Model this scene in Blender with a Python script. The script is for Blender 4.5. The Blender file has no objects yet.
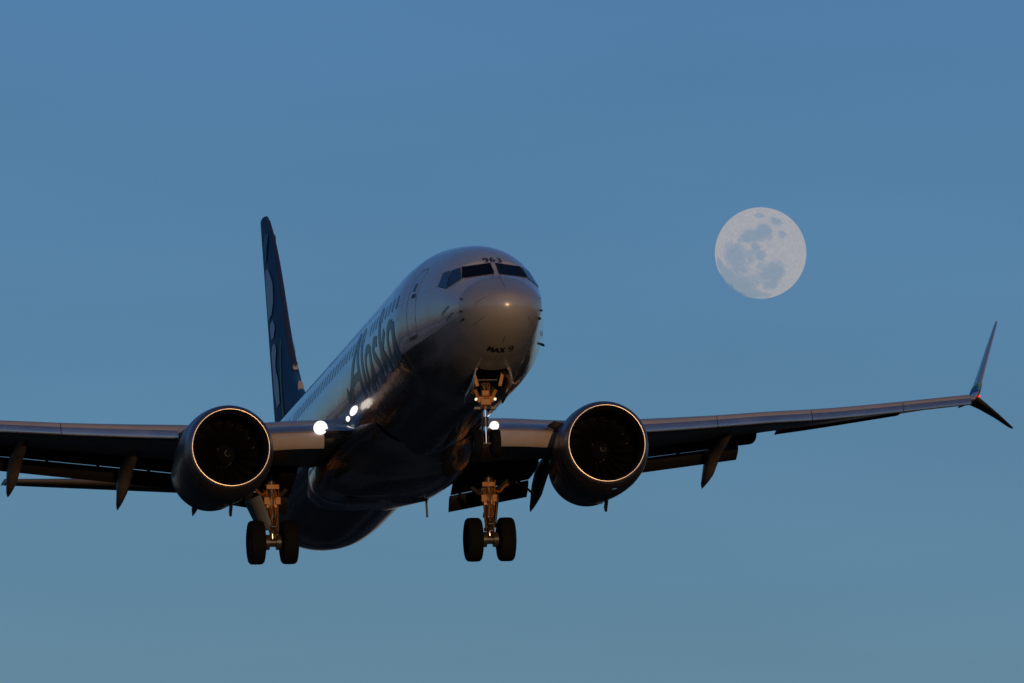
import bpy, bmesh, math, random
from mathutils import Matrix, Vector, Euler
random.seed(7)
sc = bpy.context.scene
C = sc.collection
R = math.radians

# ------------------------------------------------------------------ camera, sky, sun, exposure
CAM_ELEV = R(7.0)
F_PX = 10130.25
cam_d = bpy.data.cameras.new('camera'); cam = bpy.data.objects.new('camera', cam_d); C.objects.link(cam)
cam_d.sensor_width = 36.0; cam_d.lens = F_PX * 36.0 / 1024.0
cam_d.clip_start = 0.5; cam_d.clip_end = 200000.0
cam.location = (0, 0, 1.7); cam.rotation_euler = (R(90) + CAM_ELEV, 0, 0)
sc.camera = cam

SUN_ELEV = R(3.0)
SUN_AZ = R(12.0)          # degrees towards +X from straight behind the camera
sun_dir = Vector((math.sin(SUN_AZ) * math.cos(SUN_ELEV), -math.cos(SUN_AZ) * math.cos(SUN_ELEV), math.sin(SUN_ELEV)))
w = bpy.data.worlds.new('World'); sc.world = w; w.use_nodes = True
nt = w.node_tree; nt.nodes.clear()
out = nt.nodes.new('ShaderNodeOutputWorld'); bg = nt.nodes.new('ShaderNodeBackground')
sky = nt.nodes.new('ShaderNodeTexSky'); sky.sky_type = 'NISHITA'; sky.sun_disc = False
sky.sun_elevation = SUN_ELEV
sky.sun_rotation = math.atan2(sun_dir.x, sun_dir.y)
sky.altitude = 0; sky.air_density = 0.85; sky.dust_density = 0.30; sky.ozone_density = 3.7
bg.inputs['Strength'].default_value = 0.145
# earth's shadow: the band below about 4 degrees opposite the sun is dimmer than the clear-air model gives
tcw = nt.nodes.new('ShaderNodeTexCoord'); sxyz = nt.nodes.new('ShaderNodeSeparateXYZ'); nt.links.new(tcw.outputs['Generated'], sxyz.inputs[0])
el = nt.nodes.new('ShaderNodeMapRange'); el.interpolation_type = 'SMOOTHSTEP'; el.inputs[1].default_value = math.sin(R(-.5)); el.inputs[2].default_value = math.sin(R(5.0)); el.inputs[3].default_value = 1; el.inputs[4].default_value = 0
az = nt.nodes.new('ShaderNodeMapRange'); az.interpolation_type = 'SMOOTHSTEP'; az.inputs[1].default_value = -.75; az.inputs[2].default_value = .1
nt.links.new(sxyz.outputs[2], el.inputs[0]); nt.links.new(sxyz.outputs[1], az.inputs[0])
fm = nt.nodes.new('ShaderNodeMath'); fm.operation = 'MULTIPLY'; nt.links.new(el.outputs[0], fm.inputs[0]); nt.links.new(az.outputs[0], fm.inputs[1])
mul = nt.nodes.new('ShaderNodeMix'); mul.data_type = 'RGBA'; mul.blend_type = 'MULTIPLY'; mul.inputs[7].default_value = (.36, .33, .72, 1)
tint = nt.nodes.new('ShaderNodeMix'); tint.data_type = 'RGBA'; tint.blend_type = 'MULTIPLY'; tint.inputs[0].default_value = 1; tint.inputs[7].default_value = (1.13, .945, .985, 1)
nt.links.new(sky.outputs[0], tint.inputs[6]); nt.links.new(fm.outputs[0], mul.inputs[0]); nt.links.new(tint.outputs[2], mul.inputs[6]); 
# very faint uneven haze, stretched along the horizon
hz = nt.nodes.new('ShaderNodeTexNoise'); hz.inputs['Scale'].default_value = 1.0; hz.inputs['Detail'].default_value = 4
hm = nt.nodes.new('ShaderNodeMapping'); hm.inputs['Scale'].default_value = (14, 14, 60); nt.links.new(tcw.outputs['Generated'], hm.inputs[0]); nt.links.new(hm.outputs[0], hz.inputs[0])
hr = nt.nodes.new('ShaderNodeMapRange'); hr.inputs[1].default_value = .3; hr.inputs[2].default_value = .7; hr.inputs[3].default_value = .955; hr.inputs[4].default_value = 1.04; nt.links.new(hz.outputs['Fac'], hr.inputs[0])
hv = nt.nodes.new('ShaderNodeVectorMath'); hv.operation = 'SCALE'; nt.links.new(mul.outputs[2], hv.inputs[0]); nt.links.new(hr.outputs[0], hv.inputs['Scale']); nt.links.new(hv.outputs[0], bg.inputs['Color'])
nt.links.new(bg.outputs[0], out.inputs['Surface'])

sd = bpy.data.lights.new('sun', 'SUN'); sd.energy = 1.15; sd.angle = R(0.5); sd.color = (1.0, 0.60, 0.30)
so = bpy.data.objects.new('sun', sd); C.objects.link(so)
so.rotation_euler = (-sun_dir).to_track_quat('-Z', 'Y').to_euler(); so.location = (0, -50, 80)

sc.view_settings.view_transform = 'Standard'; sc.view_settings.look = 'None'
sc.view_settings.exposure = 0.0; sc.view_settings.gamma = 1.0

# ------------------------------------------------------------------ helpers
class MB:
    """collects shapes and links them as one mesh object"""
    def __init__(s): s.v = []; s.f = []; s.m = []
    def add(s, v, f, mi=0):
        n = len(s.v); s.v += [tuple(p) for p in v]; s.f += [tuple(i + n for i in q) for q in f]; s.m += [mi] * len(f); return s
    def grid(s, rows, close_u=False, close_v=False, cap=False, mi=0):
        nr = len(rows); nc = len(rows[0]); v = [p for r in rows for p in r]; f = []
        for i in range(nr if close_v else nr - 1):
            for j in range(nc if close_u else nc - 1):
                a = i * nc + j; b = i * nc + (j + 1) % nc; c = ((i + 1) % nr) * nc + (j + 1) % nc; d = ((i + 1) % nr) * nc + j
                f.append((a, b, c, d))
        if cap:
            f.append(tuple(range(nc))[::-1]); f.append(tuple((nr - 1) * nc + j for j in range(nc)))
        return s.add(v, f, mi)
    def tube(s, p0, p1, r0, r1=None, n=12, mi=0, cap=True):
        r1 = r0 if r1 is None else r1
        a = Vector(p0); b = Vector(p1); d = (b - a).normalized(); u = d.orthogonal().normalized(); t = d.cross(u)
        rows = [[a + (u * math.cos(2 * math.pi * k / n) + t * math.sin(2 * math.pi * k / n)) * r0 for k in range(n)],
                [b + (u * math.cos(2 * math.pi * k / n) + t * math.sin(2 * math.pi * k / n)) * r1 for k in range(n)]]
        return s.grid(rows, close_u=True, cap=cap, mi=mi)
    def path(s, pts, r, n=8, mi=0):
        for a, b in zip(pts, pts[1:]): s.tube(a, b, r, n=n, mi=mi)
        return s
    def box(s, c, h, rot=None, mi=0):
        m = Matrix.Identity(3) if rot is None else Euler(rot).to_matrix()
        v = [Vector(c) + m @ Vector((x * h[0], y * h[1], z * h[2])) for x in (-1, 1) for y in (-1, 1) for z in (-1, 1)]
        return s.add(v, [(0, 1, 3, 2), (4, 6, 7, 5), (0, 4, 5, 1), (2, 3, 7, 6), (0, 2, 6, 4), (1, 5, 7, 3)], mi)
    def beam(s, p0, p1, wx, wy, mi=0):
        a = Vector(p0); b = Vector(p1); d = (b - a).normalized()
        u = Vector((1, 0, 0)); u = (u - d * u.dot(d)); u = u.normalized() if u.length > 1e-3 else Vector((0, 1, 0)); t = d.cross(u)
        rows = [[q + u * sx * wx + t * sy * wy for sx, sy in ((-1, -1), (1, -1), (1, 1), (-1, 1))] for q in (a, b)]
        return s.grid(rows, close_u=True, cap=True, mi=mi)
    def rev(s, prof, c, axis='Y', n=48, mi=0, close=False):
        """profile of (distance along axis, radius) turned about an axis through c"""
        rows = []
        for d, r in prof:
            row = []
            for k in range(n):
                a = 2 * math.pi * k / n; ca, sa = r * math.cos(a), r * math.sin(a)
                row.append((c[0] + ca, c[1] + d, c[2] + sa) if axis == 'Y' else (c[0] + d, c[1] + ca, c[2] + sa) if axis == 'X' else (c[0] + ca, c[1] + sa, c[2] + d))
            rows.append(row)
        return s.grid(rows, close_u=True, close_v=close, mi=mi)
    def build(s, name, mats, parent=None, smooth=35, label=None, bevel=0):
        me = bpy.data.meshes.new(name); me.from_pydata(s.v, [], s.f)
        mats = mats if isinstance(mats, (list, tuple)) else [mats]
        for m in mats: me.materials.append(m)
        if len(mats) > 1: me.polygons.foreach_set('material_index', s.m)
        bm = bmesh.new(); bm.from_mesh(me)
        bmesh.ops.remove_doubles(bm, verts=bm.verts, dist=1e-5)
        bmesh.ops.recalc_face_normals(bm, faces=bm.faces); bm.to_mesh(me); bm.free()
        if smooth:
            me.polygons.foreach_set('use_smooth', [True] * len(me.polygons))
            me.set_sharp_from_angle(angle=R(smooth))
        o = bpy.data.objects.new(name, me); C.objects.link(o)
        if parent: o.parent = parent
        if label: o['label'] = label
        if bevel:
            b = o.modifiers.new('bevel', 'BEVEL'); b.width = bevel; b.segments = 2; b.limit_method = 'ANGLE'
        return o

def mat(name, col, rough=.4, metal=0, coat=0, spec=.5, emit=None, es=0, bump=0, bscale=8, var=0, vscale=3, rvar=0):
    m = bpy.data.materials.new(name); m.use_nodes = True; n = m.node_tree; b = n.nodes['Principled BSDF']
    b.inputs['Base Color'].default_value = (*col, 1); b.inputs['Roughness'].default_value = rough; b.inputs['Metallic'].default_value = metal
    b.inputs['Coat Weight'].default_value = coat; b.inputs['Coat Roughness'].default_value = .06; b.inputs['Specular IOR Level'].default_value = spec
    if emit: b.inputs['Emission Color'].default_value = (*emit, 1); b.inputs['Emission Strength'].default_value = es
    tc = n.nodes.new('ShaderNodeTexCoord')
    if var or rvar:
        ns = n.nodes.new('ShaderNodeTexNoise'); ns.inputs['Scale'].default_value = vscale; ns.inputs['Detail'].default_value = 6
        n.links.new(tc.outputs['Object'], ns.inputs['Vector'])
    if var:
        mx = n.nodes.new('ShaderNodeMix'); mx.data_type = 'RGBA'
        mx.inputs[6].default_value = (*[c * (1 - var) for c in col], 1); mx.inputs[7].default_value = (*[min(1, c * (1 + var)) for c in col], 1)
        n.links.new(ns.outputs['Fac'], mx.inputs[0]); n.links.new(mx.outputs[2], b.inputs['Base Color'])
    if rvar:
        mr = n.nodes.new('ShaderNodeMapRange'); mr.inputs[1].default_value = .3; mr.inputs[2].default_value = .7
        mr.inputs[3].default_value = max(0, rough - rvar); mr.inputs[4].default_value = rough + rvar
        n.links.new(ns.outputs['Fac'], mr.inputs[0]); n.links.new(mr.outputs[0], b.inputs['Roughness'])
    if bump:
        nb = n.nodes.new('ShaderNodeTexNoise'); nb.inputs['Scale'].default_value = bscale; nb.inputs['Detail'].default_value = 3
        bp = n.nodes.new('ShaderNodeBump'); bp.inputs['Strength'].default_value = bump; bp.inputs['Distance'].default_value = .02
        n.links.new(tc.outputs['Object'], nb.inputs['Vector']); n.links.new(nb.outputs['Fac'], bp.inputs['Height']); n.links.new(bp.outputs[0], b.inputs['Normal'])
    return m

def livery_mat():
    """white fuselage paint with skin joints, belly grime, a painted-in belly reflection and the blue sweep at the tail"""
    m = mat('white livery paint', (.74, .74, .75), .27, coat=.9); n = m.node_tree; N = n.nodes; L = n.links; b = N['Principled BSDF']
    tc = N.new('ShaderNodeTexCoord'); sp = N.new('ShaderNodeSeparateXYZ'); L.new(tc.outputs['Object'], sp.inputs[0])
    def math_(op, a, b_=None, c=None):
        q = N.new('ShaderNodeMath'); q.operation = op
        for i, v in enumerate((a, b_, c)):
            if v is None: continue
            if isinstance(v, (int, float)): q.inputs[i].default_value = v
            else: L.new(v, q.inputs[i])
        return q.outputs[0]
    def mixc(f, a, c):
        q = N.new('ShaderNodeMix'); q.data_type = 'RGBA'
        if isinstance(f, float): q.inputs[0].default_value = f
        else: L.new(f, q.inputs[0])
        for i, v in ((6, a), (7, c)):
            if isinstance(v, tuple): q.inputs[i].default_value = v
            else: L.new(v, q.inputs[i])
        return q.outputs[2]
    ns = N.new('ShaderNodeTexNoise'); ns.inputs['Scale'].default_value = 1.4; ns.inputs['Detail'].default_value = 8
    mp = N.new('ShaderNodeMapping'); mp.inputs['Scale'].default_value = (1.6, .35, 2.2); L.new(tc.outputs['Object'], mp.inputs[0]); L.new(mp.outputs[0], ns.inputs[0])
    col = mixc(ns.outputs['Fac'], (.40, .40, .41, 1), (.53, .52, .52, 1))
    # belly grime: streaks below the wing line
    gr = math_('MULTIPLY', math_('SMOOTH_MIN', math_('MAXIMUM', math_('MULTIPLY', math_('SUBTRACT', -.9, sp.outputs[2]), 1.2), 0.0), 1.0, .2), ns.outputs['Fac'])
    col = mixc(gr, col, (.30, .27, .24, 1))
    # dark ground reflection painted into the belly colour, fading towards the nose
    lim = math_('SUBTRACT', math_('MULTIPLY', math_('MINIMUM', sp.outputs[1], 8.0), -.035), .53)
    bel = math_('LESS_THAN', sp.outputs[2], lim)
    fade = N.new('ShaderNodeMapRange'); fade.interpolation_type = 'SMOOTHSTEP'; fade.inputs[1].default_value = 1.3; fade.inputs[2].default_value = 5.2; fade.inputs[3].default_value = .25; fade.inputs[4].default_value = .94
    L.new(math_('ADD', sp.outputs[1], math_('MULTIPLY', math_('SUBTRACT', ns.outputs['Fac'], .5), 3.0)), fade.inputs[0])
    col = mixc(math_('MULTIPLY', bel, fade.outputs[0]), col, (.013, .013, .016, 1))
    # blue sweep of the rear body
    sw = math_('GREATER_THAN', math_('ADD', sp.outputs[1], math_('MULTIPLY', sp.outputs[2], -1.6)), 36.6)
    col = mixc(sw, col, (.012, .06, .16, 1))
    # skin joints: rings every 1.27 m and stringer lines
    ring = math_('LESS_THAN', math_('ABSOLUTE', math_('SUBTRACT', math_('FRACT', math_('DIVIDE', math_('ADD', sp.outputs[1], .35), 2.54)), .5)), .0022)
    st = math_('LESS_THAN', math_('ABSOLUTE', math_('SUBTRACT', math_('FRACT', math_('DIVIDE', math_('ADD', sp.outputs[2], .13), 1.12)), .5)), .004)
    aft = math_('GREATER_THAN', sp.outputs[1], 2.9)
    ln = math_('MULTIPLY', math_('MULTIPLY', math_('MAXIMUM', ring, st), .7), aft)
    col = mixc(ln, col, (.08, .08, .09, 1))
    L.new(col, b.inputs['Base Color'])
    # slight waviness of the skin
    nb = N.new('ShaderNodeTexNoise'); nb.inputs['Scale'].default_value = 2.2; nb.inputs['Detail'].default_value = 3
    bp = N.new('ShaderNodeBump'); bp.inputs['Strength'].default_value = .13; bp.inputs['Distance'].default_value = .05
    L.new(tc.outputs['Object'], nb.inputs[0]); L.new(nb.outputs['Fac'], bp.inputs['Height'])
    L.new(bp.outputs[0], b.inputs['Normal']); L.new(bp.outputs[0], b.inputs['Coat Normal'])
    mr = N.new('ShaderNodeMapRange'); mr.inputs[3].default_value = .2; mr.inputs[4].default_value = .38; L.new(ns.outputs['Fac'], mr.inputs[0]); L.new(mr.outputs[0], b.inputs['Roughness'])
    return m

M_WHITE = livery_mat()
M_RADOME = mat('radome paint', (.34, .32, .30), .31, coat=.6, spec=1.0, var=.06, rvar=.03)
M_RADOME.node_tree.nodes['Principled BSDF'].inputs['Coat Roughness'].default_value = .24
M_GREY = mat('wing grey paint', (.34, .35, .37), .42, coat=.2, var=.15, rvar=.08, vscale=1.5)
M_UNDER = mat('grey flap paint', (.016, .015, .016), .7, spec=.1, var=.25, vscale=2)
M_SLAT = mat('polished slat metal', (.62, .60, .60), .24, metal=.9, var=.12, rvar=.08, vscale=1.2)
M_LIP = mat('polished inlet lip metal', (.26, .235, .25), .36, metal=.9, var=.1, rvar=.04, vscale=2)
M_NAVY = mat('navy cowl paint', (.050, .043, .048), .4, coat=.15, var=.2, rvar=.06)
M_FIN = mat('blue fin paint', (.020, .115, .25), .6, spec=.08, var=.12)
M_TEAL = mat('teal lettering paint', (.016, .105, .12), .42, coat=.25, spec=.4, var=.1)
M_PALE = mat('pale emblem paint', (.80, .86, .90), .6, spec=.2, var=.1)
M_GREEN = mat('green ribbon paint', (.22, .55, .12), .6, spec=.15)
M_CYAN = mat('light blue ribbon paint', (.03, .32, .55), .6, spec=.15)
M_BLACK = mat('black marking paint', (.01, .01, .012), .45)
M_JOINT = mat('pale joint sealant', (.22, .21, .21), .5)
M_SEAM = mat('dark seam sealant', (.10, .095, .09), .6)
M_GLASS = mat('cockpit glass', (.008, .030, .075), .06, spec=.8)
M_FRAME = mat('window frame metal', (.05, .05, .055), .5)
M_SHIELD = mat('windshield glass', (.003, .004, .006), .08, spec=.12)
M_EDGE = mat('bright inlet edge metal', (.98, .80, .56), .33, metal=1)
M_CWIN = mat('cabin window glass', (.015, .02, .03), .1)
M_BAY = mat('dark bay lining', (.03, .028, .022), .8, var=.4, vscale=6)
M_TYRE = mat('tyre rubber', (.005, .005, .005), .9, spec=.15, bump=.5, bscale=30)
M_RIM = mat('wheel rim metal', (.05, .05, .05), .5, metal=.6)
M_GEAR = mat('ochre gear primer', (.24, .09, .008), .36, metal=.1, spec=.3, var=.35, vscale=9, rvar=.12)
M_GEARG = mat('grey gear enamel', (.035, .032, .03), .4, var=.3, vscale=10)
M_CHROME = mat('chromed piston', (.85, .83, .8), .16, metal=1)
M_FAN = mat('fan blade metal', (.008, .008, .008), .4, metal=.6)
M_DUCT = mat('inlet duct liner', (.012, .011, .012), .6, var=.2)
M_SPIN = mat('spinner paint', (.010, .010, .011), .5, spec=.2)
M_WPAINT = mat('white swirl paint', (.12, .115, .11), .5)
M_FINLE = mat('fin edge paint', (.03, .04, .085), .5, spec=.3)
M_LEGDOOR = mat('gear door grey', (.13, .14, .16), .5)
M_PANEL = mat('tan leading edge panel paint', (.40, .34, .30), .5, var=.12)
M_SLATP = mat('slat upper paint', (.36, .33, .32), .4, coat=.2, var=.12)
M_LAMP = mat('lit landing lamp', (1, 1, 1), .3, emit=(1.0, .97, .92), es=1.15)
M_RED = mat('lit red position lamp', (.5, .01, .01), .3, emit=(1, .05, .02), es=1.1)
M_EXH = mat('exhaust nozzle metal', (.25, .22, .20), .35, metal=1)
M_BLUEGREY = mat('wing tip paint', (.34, .37, .46), .35, coat=.4, var=.1)
M_BROWN = mat('fairing grey paint', (.15, .12, .10), .5, var=.15)

# ------------------------------------------------------------------ ground (dark, far below the frame) and moon
g = MB(); n = 96; rr = [0, 60, 200, 700, 2500, 9000, 30000, 90000]
for i in range(1, len(rr)):
    a, b = rr[i - 1], rr[i]
    g.grid([[(q * math.cos(2 * math.pi * k / n), q * math.sin(2 * math.pi * k / n), 0) for k in range(n)] for q in (a, b)], close_u=True)
mg = mat('dusk grass and tarmac', (.05, .05, .04), .95); N = mg.node_tree.nodes; L = mg.node_tree.links
tc = N.new('ShaderNodeTexCoord'); n1 = N.new('ShaderNodeTexNoise'); n1.inputs['Scale'].default_value = .011; n1.inputs['Detail'].default_value = 9
cr = N.new('ShaderNodeValToRGB'); e = cr.color_ramp.elements
e[0].position = .38; e[0].color = (.006, .006, .005, 1); e[1].position = .60; e[1].color = (.20, .13, .08, 1)
q = cr.color_ramp.elements.new(.5); q.color = (.018, .018, .010, 1)
L.new(tc.outputs['Object'], n1.inputs[0]); L.new(n1.outputs['Fac'], cr.inputs[0]); L.new(cr.outputs[0], N['Principled BSDF'].inputs['Base Color'])
N['Principled BSDF'].inputs['Specular IOR Level'].default_value = 0.1
ground = g.build('ground', mg, smooth=0); ground['kind'] = 'structure'

MOON_D = 20000.0
mv = Vector(((760.6 - 512) / F_PX, 1, -(253.0 - 341.5) / F_PX))
mv = Matrix.Rotation(CAM_ELEV, 3, 'X') @ mv
moon_pos = Vector((0, 0, 1.7)) + mv.normalized() * MOON_D
me = bpy.data.meshes.new('moon'); bm = bmesh.new()
bmesh.ops.create_uvsphere(bm, u_segments=128, v_segments=64, radius=MOON_D * 45.7 / F_PX); bm.to_mesh(me); bm.free()
for p in me.polygons: p.use_smooth = True
moon = bpy.data.objects.new('moon', me); C.objects.link(moon); moon.location = moon_pos
# turn the moon's +Z pole towards the viewer so the seas are laid out on the near face
zax = (-mv).normalized(); xax = Vector((1, 0, 0)); xax = (xax - zax * xax.dot(zax)).normalized(); yax = zax.cross(xax)
moon.rotation_euler = Matrix((xax, yax, zax)).transposed().to_euler()
moon['label'] = 'pale full moon with grey seas hanging in the blue evening sky'; moon['category'] = 'moon'
mm = bpy.data.materials.new('moon surface seen through air'); mm.use_nodes = True; N = mm.node_tree.nodes; L = mm.node_tree.links; N.clear()
mo = N.new('ShaderNodeOutputMaterial'); tr = N.new('ShaderNodeBsdfTransparent'); em = N.new('ShaderNodeEmission'); ad = N.new('ShaderNodeAddShader')
bk = N.new('ShaderNodeMixShader'); ge = N.new('ShaderNodeNewGeometry'); tr2 = N.new('ShaderNodeBsdfTransparent')
tc = N.new('ShaderNodeTexCoord'); RM = MOON_D * 45.7 / F_PX
mp = N.new('ShaderNodeMapping'); mp.inputs['Scale'].default_value = (1 / RM,) * 3; L.new(tc.outputs['Object'], mp.inputs[0])
wn = N.new('ShaderNodeTexNoise'); wn.inputs['Scale'].default_value = 4.0; wn.inputs['Detail'].default_value = 9; L.new(mp.outputs[0], wn.inputs[0])
wv = N.new('ShaderNodeVectorMath'); wv.operation = 'MULTIPLY_ADD'; wv.inputs[1].default_value = (.17,) * 3; L.new(wn.outputs['Color'], wv.inputs[0])
sh = N.new('ShaderNodeVectorMath'); sh.operation = 'ADD'; sh.inputs[1].default_value = (-.085, -.085, -.085)
L.new(mp.outputs[0], wv.inputs[2]); L.new(wv.outputs[0], sh.inputs[0])
# seas, and lower-left limb shade painted in as extra spots: (x, y, radius, depth) on the disc, x right, y up
SEAS_AND_SHADE = [(-.02, .83, .11, .5), (.33, .69, .15, .6), (.05, .47, .19, .75), (-.08, .40, .15, .7), (-.27, .36, .18, .65), (-.42, .28, .11, .45), (.47, .41, .11, .5), (.18, .36, .10, .45),
        (-.12, .14, .13, .6), (-.02, -.06, .13, .6), (-.15, .0, .12, .5), (-.56, -.08, .30, .65), (-.48, -.32, .26, .55), (-.30, -.10, .2, .45), (-.72, .10, .16, .35), (.05, -.30, .15, .45),
        (.32, -.42, .24, .7), (.15, -.45, .18, .6), (.22, -.68, .19, .6), (-.05, -.55, .2, .4), (-.44, -.72, .34, .7), (-.22, -.90, .30, .7), (-.70, -.53, .28, .72), (-.20, -.62, .2, .5), (-.88, -.30, .2, .7), (-.64, -.76, .26, 1.0), (-.45, -.88, .2, .95), (-.82, -.56, .18, .95), (.05, -.95, .2, .5)]
acc = None
for (x, y, r, dpt) in SEAS_AND_SHADE:
    z = math.sqrt(max(.02, 1 - x * x - y * y)); dn = N.new('ShaderNodeVectorMath'); dn.operation = 'DISTANCE'; dn.inputs[1].default_value = (x, y, z); L.new(sh.outputs[0], dn.inputs[0])
    mr = N.new('ShaderNodeMapRange'); mr.interpolation_type = 'SMOOTHSTEP'; mr.inputs[1].default_value = r * .45; mr.inputs[2].default_value = r * 1.5; mr.inputs[3].default_value = dpt; mr.inputs[4].default_value = 0
    L.new(dn.outputs['Value'], mr.inputs[0])
    if acc is None: acc = mr.outputs[0]
    else:
        mxn = N.new('ShaderNodeMath'); mxn.operation = 'SMOOTH_MAX'; mxn.inputs[2].default_value = .15; L.new(acc, mxn.inputs[0]); L.new(mr.outputs[0], mxn.inputs[1]); acc = mxn.outputs[0]
# bright ray spots and fine mottling
fn = N.new('ShaderNodeTexNoise'); fn.inputs['Scale'].default_value = 12; fn.inputs['Detail'].default_value = 7; L.new(mp.outputs[0], fn.inputs[0])
mo2 = N.new('ShaderNodeMath'); mo2.operation = 'MULTIPLY_ADD'; mo2.inputs[1].default_value = -.8; mo2.inputs[2].default_value = .42; L.new(fn.outputs['Fac'], mo2.inputs[0])
ad2 = N.new('ShaderNodeMath'); ad2.operation = 'ADD'; ad2.use_clamp = True; L.new(acc, ad2.inputs[0]); L.new(mo2.outputs[0], ad2.inputs[1])
rp = N.new('ShaderNodeValToRGB'); e = rp.color_ramp.elements
e[0].position = 0; e[0].color = (.30, .170, .045, 1); e[1].position = 1.0; e[1].color = (.035, .014, .0, 1); q = rp.color_ramp.elements.new(.55); q.color = (.15, .088, .014, 1); q = rp.color_ramp.elements.new(.86); q.color = (.125, .072, .008, 1); L.new(ad2.outputs[0], rp.inputs[0])
L.new(rp.outputs[0], em.inputs[0]); em.inputs[1].default_value = 1.0
L.new(tr.outputs[0], ad.inputs[0]); L.new(em.outputs[0], ad.inputs[1])
L.new(ge.outputs['Backfacing'], bk.inputs[0]); L.new(ad.outputs[0], bk.inputs[1]); L.new(tr2.outputs[0], bk.inputs[2]); L.new(bk.outputs[0], mo.inputs[0])
me.materials.append(mm)

# ------------------------------------------------------------------ the airliner: x = its port side, y = aft of the nose, z = up
root = bpy.data.objects.new('airliner', None); C.objects.link(root); root.empty_display_size = 3
root['label'] = 'white twin engine airliner coming in to land with wheels down and lamps lit'; root['category'] = 'airliner'
YAW, PIT, ROL = 0.16420640946570958, -0.1691513917857507, -0.009926320435704466
Mr = Matrix.Rotation(YAW, 4, 'Z') @ Matrix.Rotation(PIT, 4, 'X') @ Matrix.Rotation(ROL, 4, 'Y')
root.matrix_world = Matrix.Translation((0, 0, 1.7)) @ Matrix.Rotation(CAM_ELEV, 4, 'X') @ Matrix.Translation((-0.10151973244673403, 243.60973859242105, 1.4152852031189311)) @ Mr

# stations: s, half width, top, bottom, z of max width
FS=[(0,0,-.50,-.50,-.50),(.04,.20,-.33,-.67,-.49),(.12,.34,-.23,-.79,-.48),(.3,.54,-.10,-.94,-.45),(.6,.75,.06,-1.11,-.40),(1.05,.95,.28,-1.28,-.33),
(1.5,1.07,.46,-1.42,-.27),(1.75,1.12,.61,-1.49,-.23),(2.1,1.185,.86,-1.57,-.18),(2.5,1.255,1.09,-1.67,-.13),(3.0,1.34,1.31,-1.77,-.08),(3.5,1.43,1.48,-1.85,-.03),
(4.2,1.55,1.655,-1.93,.0),(5.0,1.69,1.80,-1.98,.03),(6.0,1.84,1.94,-2.0,.05),(7.0,1.875,1.99,-2.01,.08),(8.0,1.88,2.0,-2.01,.10),(10,1.88,2.0,-2.01,.10),(20,1.88,2.0,-2.01,.10),(28,1.88,2.0,-2.01,.10),(29.8,1.87,2.0,-1.97,.12),(31.5,1.80,2.0,-1.80,.20),
(33.5,1.62,1.99,-1.42,.38),(35.5,1.36,1.95,-.95,.60),(37.5,1.03,1.86,-.42,.82),(39.5,.64,1.72,.18,1.02),(41.0,.33,1.52,.66,1.12),(41.8,.13,1.34,.98,1.17),(41.95,0,1.18,1.18,1.18)]
def pchip(xs,ys):
    n=len(xs);h=[xs[i+1]-xs[i] for i in range(n-1)];dl=[(ys[i+1]-ys[i])/h[i] for i in range(n-1)]
    m=[dl[0]]+[0]*(n-2)+[dl[-1]]
    for i in range(1,n-1):
        if dl[i-1]*dl[i]>0:
            w1=2*h[i]+h[i-1];w2=h[i]+2*h[i-1];m[i]=(w1+w2)/(w1/dl[i-1]+w2/dl[i])
    def f(x):
        if x<=xs[0]:return ys[0]
        if x>=xs[-1]:return ys[-1]
        lo,hi=0,n-1
        while hi-lo>1:
            k=(lo+hi)//2
            if xs[k]<=x: lo=k
            else: hi=k
        t=(x-xs[lo])/h[lo];a=ys[lo];b=ys[lo+1]
        return (2*t**3-3*t*t+1)*a+(t**3-2*t*t+t)*h[lo]*m[lo]+(-2*t**3+3*t*t)*b+(t**3-t*t)*h[lo]*m[lo+1]
    return f
_u=[math.sqrt(r[0]) for r in FS]
_f=[pchip(_u,[r[k] for r in FS]) for k in (1,2,3,4)]
def prof(s):
    u=math.sqrt(max(s,0)); return [f(u) for f in _f]
def fpt(s,th,off=0.0):
    """point on the skin; th degrees from port side (0) over the crown (90) to starboard (180), keel 270"""
    def raw(s,t):
        w,tp,bt,c=prof(s); a=math.radians(t); sn=math.sin(a)
        return (w*math.cos(a), s, c+((tp-c) if sn>0 else (c-bt))*sn)
    p=raw(s,th)
    if off:
        e=.03;a=raw(s+e,th);b=raw(max(s-e,0),th);c=raw(s,th+.5);d=raw(s,th-.5)
        U=[a[i]-b[i] for i in range(3)];V=[c[i]-d[i] for i in range(3)]
        N=[V[1]*U[2]-V[2]*U[1],V[2]*U[0]-V[0]*U[2],V[0]*U[1]-V[1]*U[0]]
        l=math.sqrt(sum(q*q for q in N)) or 1
        w,tp,bt,cc=prof(s)
        sg=1 if N[0]*p[0]+N[2]*(p[2]-cc)>=0 else -1
        p=tuple(p[i]+sg*off*N[i]/l for i in range(3))
    return p


NT = 192
def mir(q): return [(s, (180 - t) % 360) for s, t in q]
W1 = [(2.075, 93.2), (1.565, 94.2), (1.87, 133.5), (2.34, 125.0)]
W2 = [(2.36, 127.3), (1.91, 135.6), (2.23, 157.0), (2.64, 136.0)]
W3 = [(2.675, 137.2), (2.27, 157.6), (2.86, 157.8), (3.02, 142.2)]
def frame_of(q):
    P = [Vector(fpt(s, t, 0)) for s, t in q]; cc_ = sum(P, Vector()) / 4; nr = (P[2] - P[0]).cross(P[3] - P[1]).normalized()
    if nr.dot(cc_ - Vector((0, cc_.y + .8, -.1))) < 0: nr = -nr
    ux = (P[3] - P[0]).normalized(); ux = (ux - nr * ux.dot(nr)).normalized(); uy = nr.cross(ux)
    Q = [((p - cc_).dot(ux), (p - cc_).dot(uy)) for p in P]
    return cc_, nr, ux, uy, Q
PANES = []
for nm_, q in (('windshield', W1), ('side_window', W2), ('side_window', W3)):
    for qq in (q, mir(q)): PANES.append((nm_, qq, frame_of(qq)))
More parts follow.
